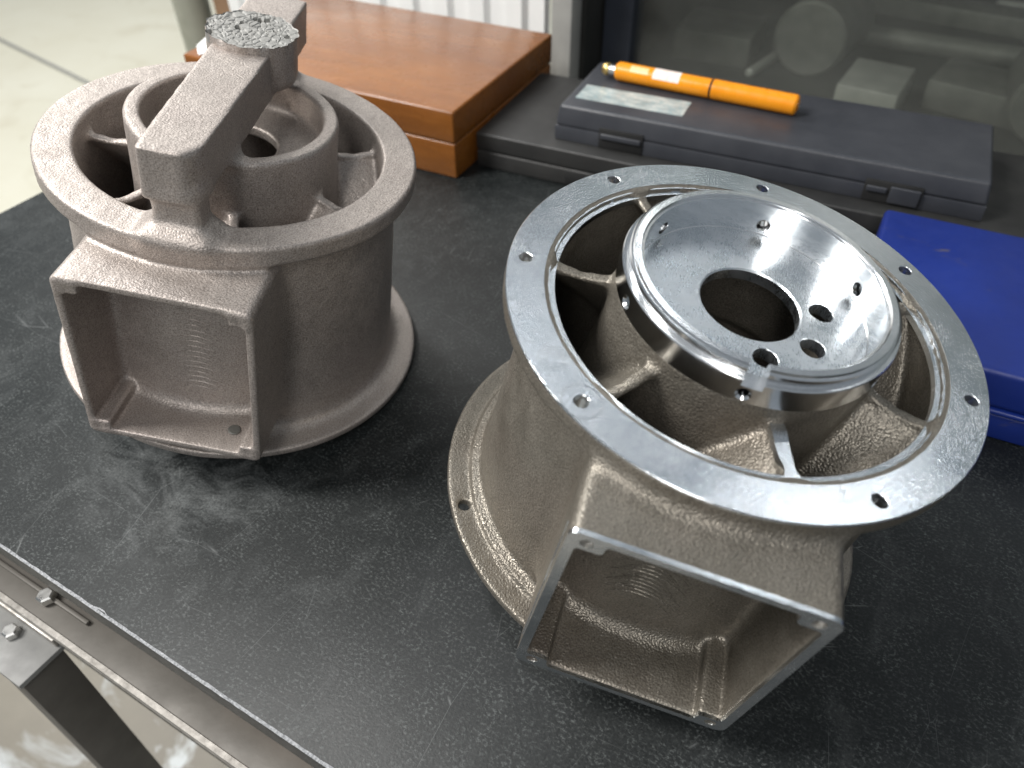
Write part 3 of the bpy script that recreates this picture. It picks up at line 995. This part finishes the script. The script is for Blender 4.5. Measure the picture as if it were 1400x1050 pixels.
# milled face of the outlet with its four tapped lugs
def rounded(pts, rad, n=5):
    out = []
    k = len(pts)
    for i in range(k):
        p, a, b = Vector(pts[i]), Vector(pts[i - 1]), Vector(pts[(i + 1) % k])
        d1, d2 = (a - p).normalized(), (b - p).normalized()
        r = min(rad, (a - p).length * 0.48, (b - p).length * 0.48)
        p1, p2 = p + d1 * r, p + d2 * r
        for q in range(n + 1):
            t = q / n
            out.append((1 - t) ** 2 * p1 + 2 * t * (1 - t) * p + t * t * p2)
    return out
def outlet_face(parent, P, mat):
    w, b0, b1, yo, x1 = P['w'], P['b0'], P['b1'], 0.0015, P['d']
    lo_y, hi_y = yo - w, yo + w
    out = rounded([(lo_y, b0), (hi_y, b0), (hi_y, b1), (lo_y, b1)], 0.006, 8)
    e, ly, lz = 0.0045, 0.0160, 0.0108
    a, b, c, d = lo_y + e, hi_y - e, b0 + e * 0.85, b1 - e * 0.85
    inn = rounded([(lo_y + ly, c), (hi_y - ly, c), (hi_y - ly, b0 + lz), (b, b0 + lz), (b, b1 - lz), (hi_y - ly, b1 - lz), (hi_y - ly, d),
                   (lo_y + ly, d), (lo_y + ly, b1 - lz), (a, b1 - lz), (a, b0 + lz), (lo_y + ly, b0 + lz)], 0.0028, 4)
    hs = [[Vector((y + 0.0030 * math.cos(q * math.pi / 8), z + 0.0030 * math.sin(q * math.pi / 8))) for q in range(16)]
          for y in (lo_y + 0.0085, hi_y - 0.0085) for z in (b0 + 0.0062, b1 - 0.0062)]
    loops = [out, inn] + hs
    polys = [[Vector((p[0], p[1], 0)) for p in l] for l in loops]
    tri = geometry.tessellate_polygon(polys)
    flat = [p for l in polys for p in l]
    vs = [(x1, p.x, p.y) for p in flat]
    fs = [tuple(t) for t in tri]
    k = 0
    for li, l in enumerate(loops):
        m = len(l)
        dep = 0.0022 if li < 2 else 0.014
        base = len(vs)
        vs += [(x1 - dep, p[0], p[1]) for p in l]
        for q in range(m):
            r = (q + 1) % m
            fs.append((k + q, k + r, base + r, base + q))
        if li >= 2:
            fs.append(tuple(range(base, base + m)))
        k += m
    me = mesh_np('outlet_face', vs, fs)
    bm = bmesh.new(); bm.from_mesh(me)
    bmesh.ops.recalc_face_normals(bm, faces=bm.faces)
    bm.to_mesh(me); bm.free()
    return new_obj('outlet_face', me, mat, parent, 30)
outlet_face(hou, PR, 'milled')
# ground-off flash along the left edge of the outlet
gv, gf = [], []
for i in range(41):
    f = i / 40
    z = 0.128 - 0.098 * f
    x = PR['d'] - 0.0135 + 0.0085 * f + 0.0008 * math.sin(17 * f) + 0.0005 * random.random()
    wd = 0.0005 + 0.0009 * abs(math.sin(6.5 * f + 0.4)) * random.uniform(0.5, 1.0)
    y = 0.0015 - PR['w']
    gv += [(x - wd, y + 0.0006, z), (x, y - 0.0005, z), (x + wd, y + 0.0006, z)]
for i in range(40):
    k = 3 * i
    gf += [(k, k + 1, k + 4, k + 3), (k + 1, k + 2, k + 5, k + 4)]
new_obj('ground_flash', mesh_np('ground_flash', gv, gf), 'milled', hou, 40)

# ------------------------------------------------------------------ boxes behind
wb = thing('wooden_box', 'varnished brown wooden box with a hinged lid behind the raw casting', 'box', (-0.0560, 0.7645, 0), R(-27.6))
box('box_base', (-0.366, 0.0, 0.0), (0.0, 0.241, 0.0395), 'wood', wb, 0.002, 3)
box('lid', (-0.3665, -0.0006, 0.0402), (0.0006, 0.2416, 0.075), 'wood', wb, 0.0026, 3)
pp = new_obj('paper_scrap', mesh_np('paper_scrap', [(-.016, -.012, 0), (.014, -.014, .002), (.018, .010, .006), (.002, .016, .010), (-.014, .009, .003)], [(0, 1, 2, 3, 4)]), 'white_paint')
sol = pp.modifiers.new('thickness', 'SOLIDIFY'); sol.thickness = 0.0006
pp.location = (-0.350, 0.945, 0.0762); pp.rotation_euler = (0, 0, 0.4)
tag(pp, 'small scrap of white paper on the left end of the wooden box', 'paper')

def case_shell(parent, L, D, h, seam, mat, bev, taper=0.0):
    b = box('case_base', (0, 0, 0), (L, D, seam - 0.0006), mat, parent, bev, 3)
    l = box('case_lid', (0, 0, seam + 0.0006), (L, D, h), mat, parent, bev, 4, taper)
    box('seam', (0.002, 0.0018, seam - 0.004), (L - 0.002, D - 0.002, seam + 0.004), 'dark_gap', parent, 0.0, 1)
    return b, l
bk = thing('black_case', 'large flat matt black plastic case lying under the smaller dark case', 'case', (-0.0348, 0.793, 0), R(-25.6))
case_shell(bk, 0.66, 0.176, 0.0395, 0.020, 'case_black', 0.0022)
for u in (0.105, 0.50):
    box('latch', (u, -0.0016, 0.003), (u + 0.055, 0.001, 0.018), 'dark_gap', bk, 0.0012, 2)

cc = thing('caliper_case', 'long dark blue grey plastic instrument case with sticker, on top of the black case', 'case', (0.0498, 0.7765, 0.0397), R(-25.2))
HC = 0.0365
box('case_base', (0.0, -0.001, 0.0), (0.412, 0.129, 0.0151), 'case_blue_black', cc, 0.0008, 2)
lid = box('case_lid', (0.0, -0.0010, 0.0152), (0.412, 0.129, HC), 'case_blue_black', cc, 0.0032, 5, 0.0035)
for u, wd in ((0.049, 0.047), (0.309, 0.050)):
    la = box('latch_recess', (u, -0.0024, 0.0004), (u + wd, 0.002, 0.0212), 'dark_gap', cc, 0.0008, 2)
    box('latch_bar', (u + 0.002, -0.0048, 0.0108), (u + wd * (0.96 if u < 0.2 else 0.40), -0.0026, 0.0165), 'case_blue_black', la, 0.0012, 3)
    if u > 0.2:
        box('latch_tab', (u + wd * 0.45, -0.0052, 0.0030), (u + wd * 0.97, -0.0026, 0.0190), 'case_blue_black', la, 0.0010, 3)
st = box('sticker', (0.0125, 0.0235, HC + 0.00005), (0.1265, 0.0585, HC + 0.0004), 'sticker', cc, 0.0, 1)

# marker
pa, pb = Vector((0.1071, 0.8419, 0)), Vector((0.2872, 0.7426, 0))
dirp = (pb - pa).normalized()
mk = thing('scriber_pen', 'orange pen with brass end button lying on the long dark instrument case', 'pen', (pa.x, pa.y, 0.0397 + HC + 0.0101), math.atan2(dirp.y, dirp.x))
LP = (pb - pa).length
RP = 0.0096
lathe_simple('barrel', [(0, 0.013), (0.0080, 0.013), (RP, 0.0155), (RP, 0.1165), (0, 0.1165)], 'orange', mk, 48, 'X', 25)
lathe_simple('collar', [(0, 0.1166), (RP - 0.0008, 0.1166), (RP - 0.0008, 0.1188), (0, 0.1188)], 'dark_gap', mk, 48, 'X', 25)
lathe_simple('cap', [(0, 0.1189), (RP + 0.0003, 0.1189), (RP + 0.0003, LP - 0.003), (RP - 0.0010, LP - 0.001), (0.0055, LP), (0, LP)], 'orange', mk, 48, 'X', 25)
lathe_simple('neck', [(0, 0.005), (0.0055, 0.005), (0.0055, 0.0129), (0, 0.0129)], 'steel', mk, 32, 'X', 25)
lathe_simple('end_button', [(0, -0.004), (0.0045, -0.003), (0.0066, 0.0005), (0.0066, 0.0035), (0.0050, 0.0055), (0, 0.0055)], 'brass', mk, 32, 'X', 40)
lathe_simple('tip_insert', [(0.0012, LP - 0.004), (0.0042, LP + 0.0002), (0.0048, LP + 0.0012), (0.0030, LP + 0.0014), (0.0014, LP + 0.0002)], 'steel', mk, 24, 'X', 40, False)
def pen_label(name, x0, x1, a0, a1, mat):
    vs, fs = [], []
    k = 14
    for i in range(k + 1):
        a = R(a0 + (a1 - a0) * i / k)
        for x in (x0, x1):
            vs.append((x, (RP + 0.00012) * math.cos(a), (RP + 0.00012) * math.sin(a)))
    for i in range(k):
        fs.append((2 * i, 2 * i + 1, 2 * i + 3, 2 * i + 2))
    return new_obj(name, mesh_np(name, vs, fs), mat, mk, 60)
pen_label('printed_label', 0.0555, 0.0845, 55, 165, 'white_label')
M['print_faint'] = mat_simple('faint print', (0.90, 0.55, 0.22), (0.94, 0.66, 0.36), 0.4, 0, 300)
pen_label('faint_print', 0.030, 0.050, 105, 150, 'print_faint')

# blue case
bl = thing('blue_case', 'scuffed blue sheet metal case at the right edge, in front of the dark cases', 'case', (0.2450, 0.4265, 0), R(-26.5))
box('case_base', (0.003, 0.0005, 0.0), (0.40, 0.187, 0.0225), 'blue', bl, 0.002, 3)
box('rim', (0.0, -0.0018, 0.0228), (0.403, 0.1892, 0.0275), 'blue', bl, 0.0018, 3)
box('case_lid', (0.0005, -0.0005, 0.0278), (0.4025, 0.188, 0.060), 'blue', bl, 0.0045, 4)

# ------------------------------------------------------------------ background behind the table
def standing(name, label, cat, u0, u1, v0, v1, z0, z1, mat, bev=0.002, rz=0.0):
    me = box_mesh(name, (u0, v0, z0), (u1, v1, z1), bev, 2)
    o = new_obj(name, me, mat, None, 35)
    o.location = (TO.x, TO.y, 0); o.rotation_euler = (0, 0, TA)
    return tag(o, label, cat)
standing('frame_post', 'grey square post standing right behind the wooden box corner', 'post', -0.325, -0.296, 0.845, 0.875, FLOOR, 0.8, 'grey_paint')
standing('door_seal_post', 'narrow dark navy upright beside the grey post, behind the instrument case', 'post', -0.292, -0.250, 0.935, 0.975, FLOOR, 0.8, 'navy')
# corrugated white wall
wv, wf = [], []
k = 0
u = -1.02
prof = []
while u < -0.40:
    prof += [(u, 0.0), (u + 0.026, 0.0), (u + 0.032, 0.010), (u + 0.058, 0.010)]
    u += 0.064
for a, b in prof:
    wv += [(a, 0.93 + b, FLOOR), (a, 0.93 + b, 1.2), (a, 0.945 + b, FLOOR), (a, 0.945 + b, 1.2)]
for i in range(len(prof) - 1):
    q = 4 * i
    wf += [(q, q + 4, q + 5, q + 1), (q + 2, q + 3, q + 7, q + 6), (q + 1, q + 5, q + 7, q + 3)]
wl = new_obj('wall_panel', mesh_np('wall_panel', wv, wf), 'white_paint', None, 20)
wl.location = (TO.x, TO.y, 0); wl.rotation_euler = (0, 0, TA)
tag(wl, 'white corrugated sheet panel standing behind the wooden box', 'panel')
lp = lathe_simple('round_post', [(0, FLOOR), (0.035, FLOOR), (0.035, 0.7), (0, 0.7)], 'olive_post', None, 40)
lp.location = tuple(tp(-1.235, 1.02, 0))
tag(lp, 'olive grey round post behind the left end of the wooden box', 'post')
standing('brown_board', 'brown upright board between the round post and the white panel', 'board', -1.17, -1.04, 1.02, 1.04, FLOOR, 0.6, 'brown')

mc = thing('machine', 'dim machine enclosure, shaded by an added roof, with an oily dark bed behind the cases', 'machine', (TO.x, TO.y, 0), TA)
box('bed_plate', (-0.29, 1.00, -0.25), (1.6, 2.2, -0.05), 'bed', mc, 0.003)
box('back_panel', (-0.29, 2.205, -0.25), (1.6, 2.25, 0.75), 'bed', mc, 0.003)
box('side_panel', (-0.335, 0.885, -0.25), (-0.295, 2.25, 0.75), 'bed', mc, 0.003)
box('shade_roof', (-0.29, 1.02, 0.50), (1.6, 2.2, 0.53), 'bed', mc, 0.003)  # unseen roof added to keep lamp light off the bed
def mat_window():
    t = NT('dusty window')
    out = t.t.nodes['Material Output']
    tr = t.n('ShaderNodeBsdfTransparent'); tr.inputs[0].default_value = (0.90, 0.92, 0.90, 1)
    df = t.n('ShaderNodeBsdfDiffuse'); df.inputs[0].default_value = (0.33, 0.34, 0.32, 1)
    gl = t.n('ShaderNodeBsdfGlossy'); gl.inputs['Roughness'].default_value = 0.25
    m1 = t.n('ShaderNodeMixShader'); m2 = t.n('ShaderNodeMixShader')
    t.l(t.ramp(t.noise(t.coord((1, 1, 2)), 5, 5), [(0.3, (0.05,) * 3), (0.7, (0.13,) * 3)]), m1.inputs[0])
    t.l(tr.outputs[0], m1.inputs[1]); t.l(df.outputs[0], m1.inputs[2])
    m2.inputs[0].default_value = 0.05
    t.l(m1.outputs[0], m2.inputs[1]); t.l(gl.outputs[0], m2.inputs[2])
    t.l(m2.outputs[0], out.inputs['Surface'])
    return t.m
M['window'] = mat_window()
box('window', (-0.255, 0.952, -0.30), (1.6, 0.956, 0.75), 'window', mc, 0.0, 1)
def stock_block(label, u, v, w, d, h, rz, mat):
    o = new_obj('steel_block', box_mesh('steel_block', (-w / 2, -d / 2, 0), (w / 2, d / 2, h), 0.003, 2), mat, None, 35)
    p = tp(u, v, -0.0495)
    o.location = p; o.rotation_euler = (0, 0, TA + R(rz))
    return tag(o, label, 'block')
def stock_round(label, u, v, rad, length, rz, mat):
    o = lathe_simple('round_bar', [(0, -length / 2), (rad - 0.004, -length / 2), (rad, -length / 2 + 0.004), (rad, length / 2 - 0.004), (rad - 0.004, length / 2), (0, length / 2)], mat, None, 56, 'X', 30)
    p = tp(u, v, -0.0495 + rad)
    o.location = p; o.rotation_euler = (0, 0, TA + R(rz))
    return tag(o, label, 'bar')
stock_block('pale ground steel block behind the middle of the instrument case, brightest of the stock', 0.058, 1.055, 0.078, 0.105, 0.045, -2, 'part_bright')
stock_block('dull grey steel block right of the pale block', 0.185, 1.13, 0.12, 0.10, 0.040, -8, 'part_steel')
stock_block('low dark steel slab behind the pen, left of the round bar', -0.19, 1.15, 0.115, 0.11, 0.045, 4, 'part_steel')
stock_round('thick round steel bar end-on behind the tip of the pen', -0.045, 1.18, 0.052, 0.13, 84, 'part_steel')
stock_round('round steel bar end-on at the right edge of the picture', 0.262, 1.10, 0.05, 0.12, 96, 'part_steel')
stock_round('thin bright steel rod lying beside the thick round bar', -0.105, 1.14, 0.007, 0.14, 80, 'part_bright')
stock_round('long dull bar lying across behind the blocks', 0.14, 1.29, 0.016, 0.42, 3, 'part_steel')
stock_block('long flat dark bar at the back of the machine bed', 0.12, 1.46, 0.5, 0.06, 0.03, -3, 'part_steel')
stock_round('short bright rod at the top right corner of the picture', 0.22, 1.57, 0.008, 0.12, 10, 'part_bright')
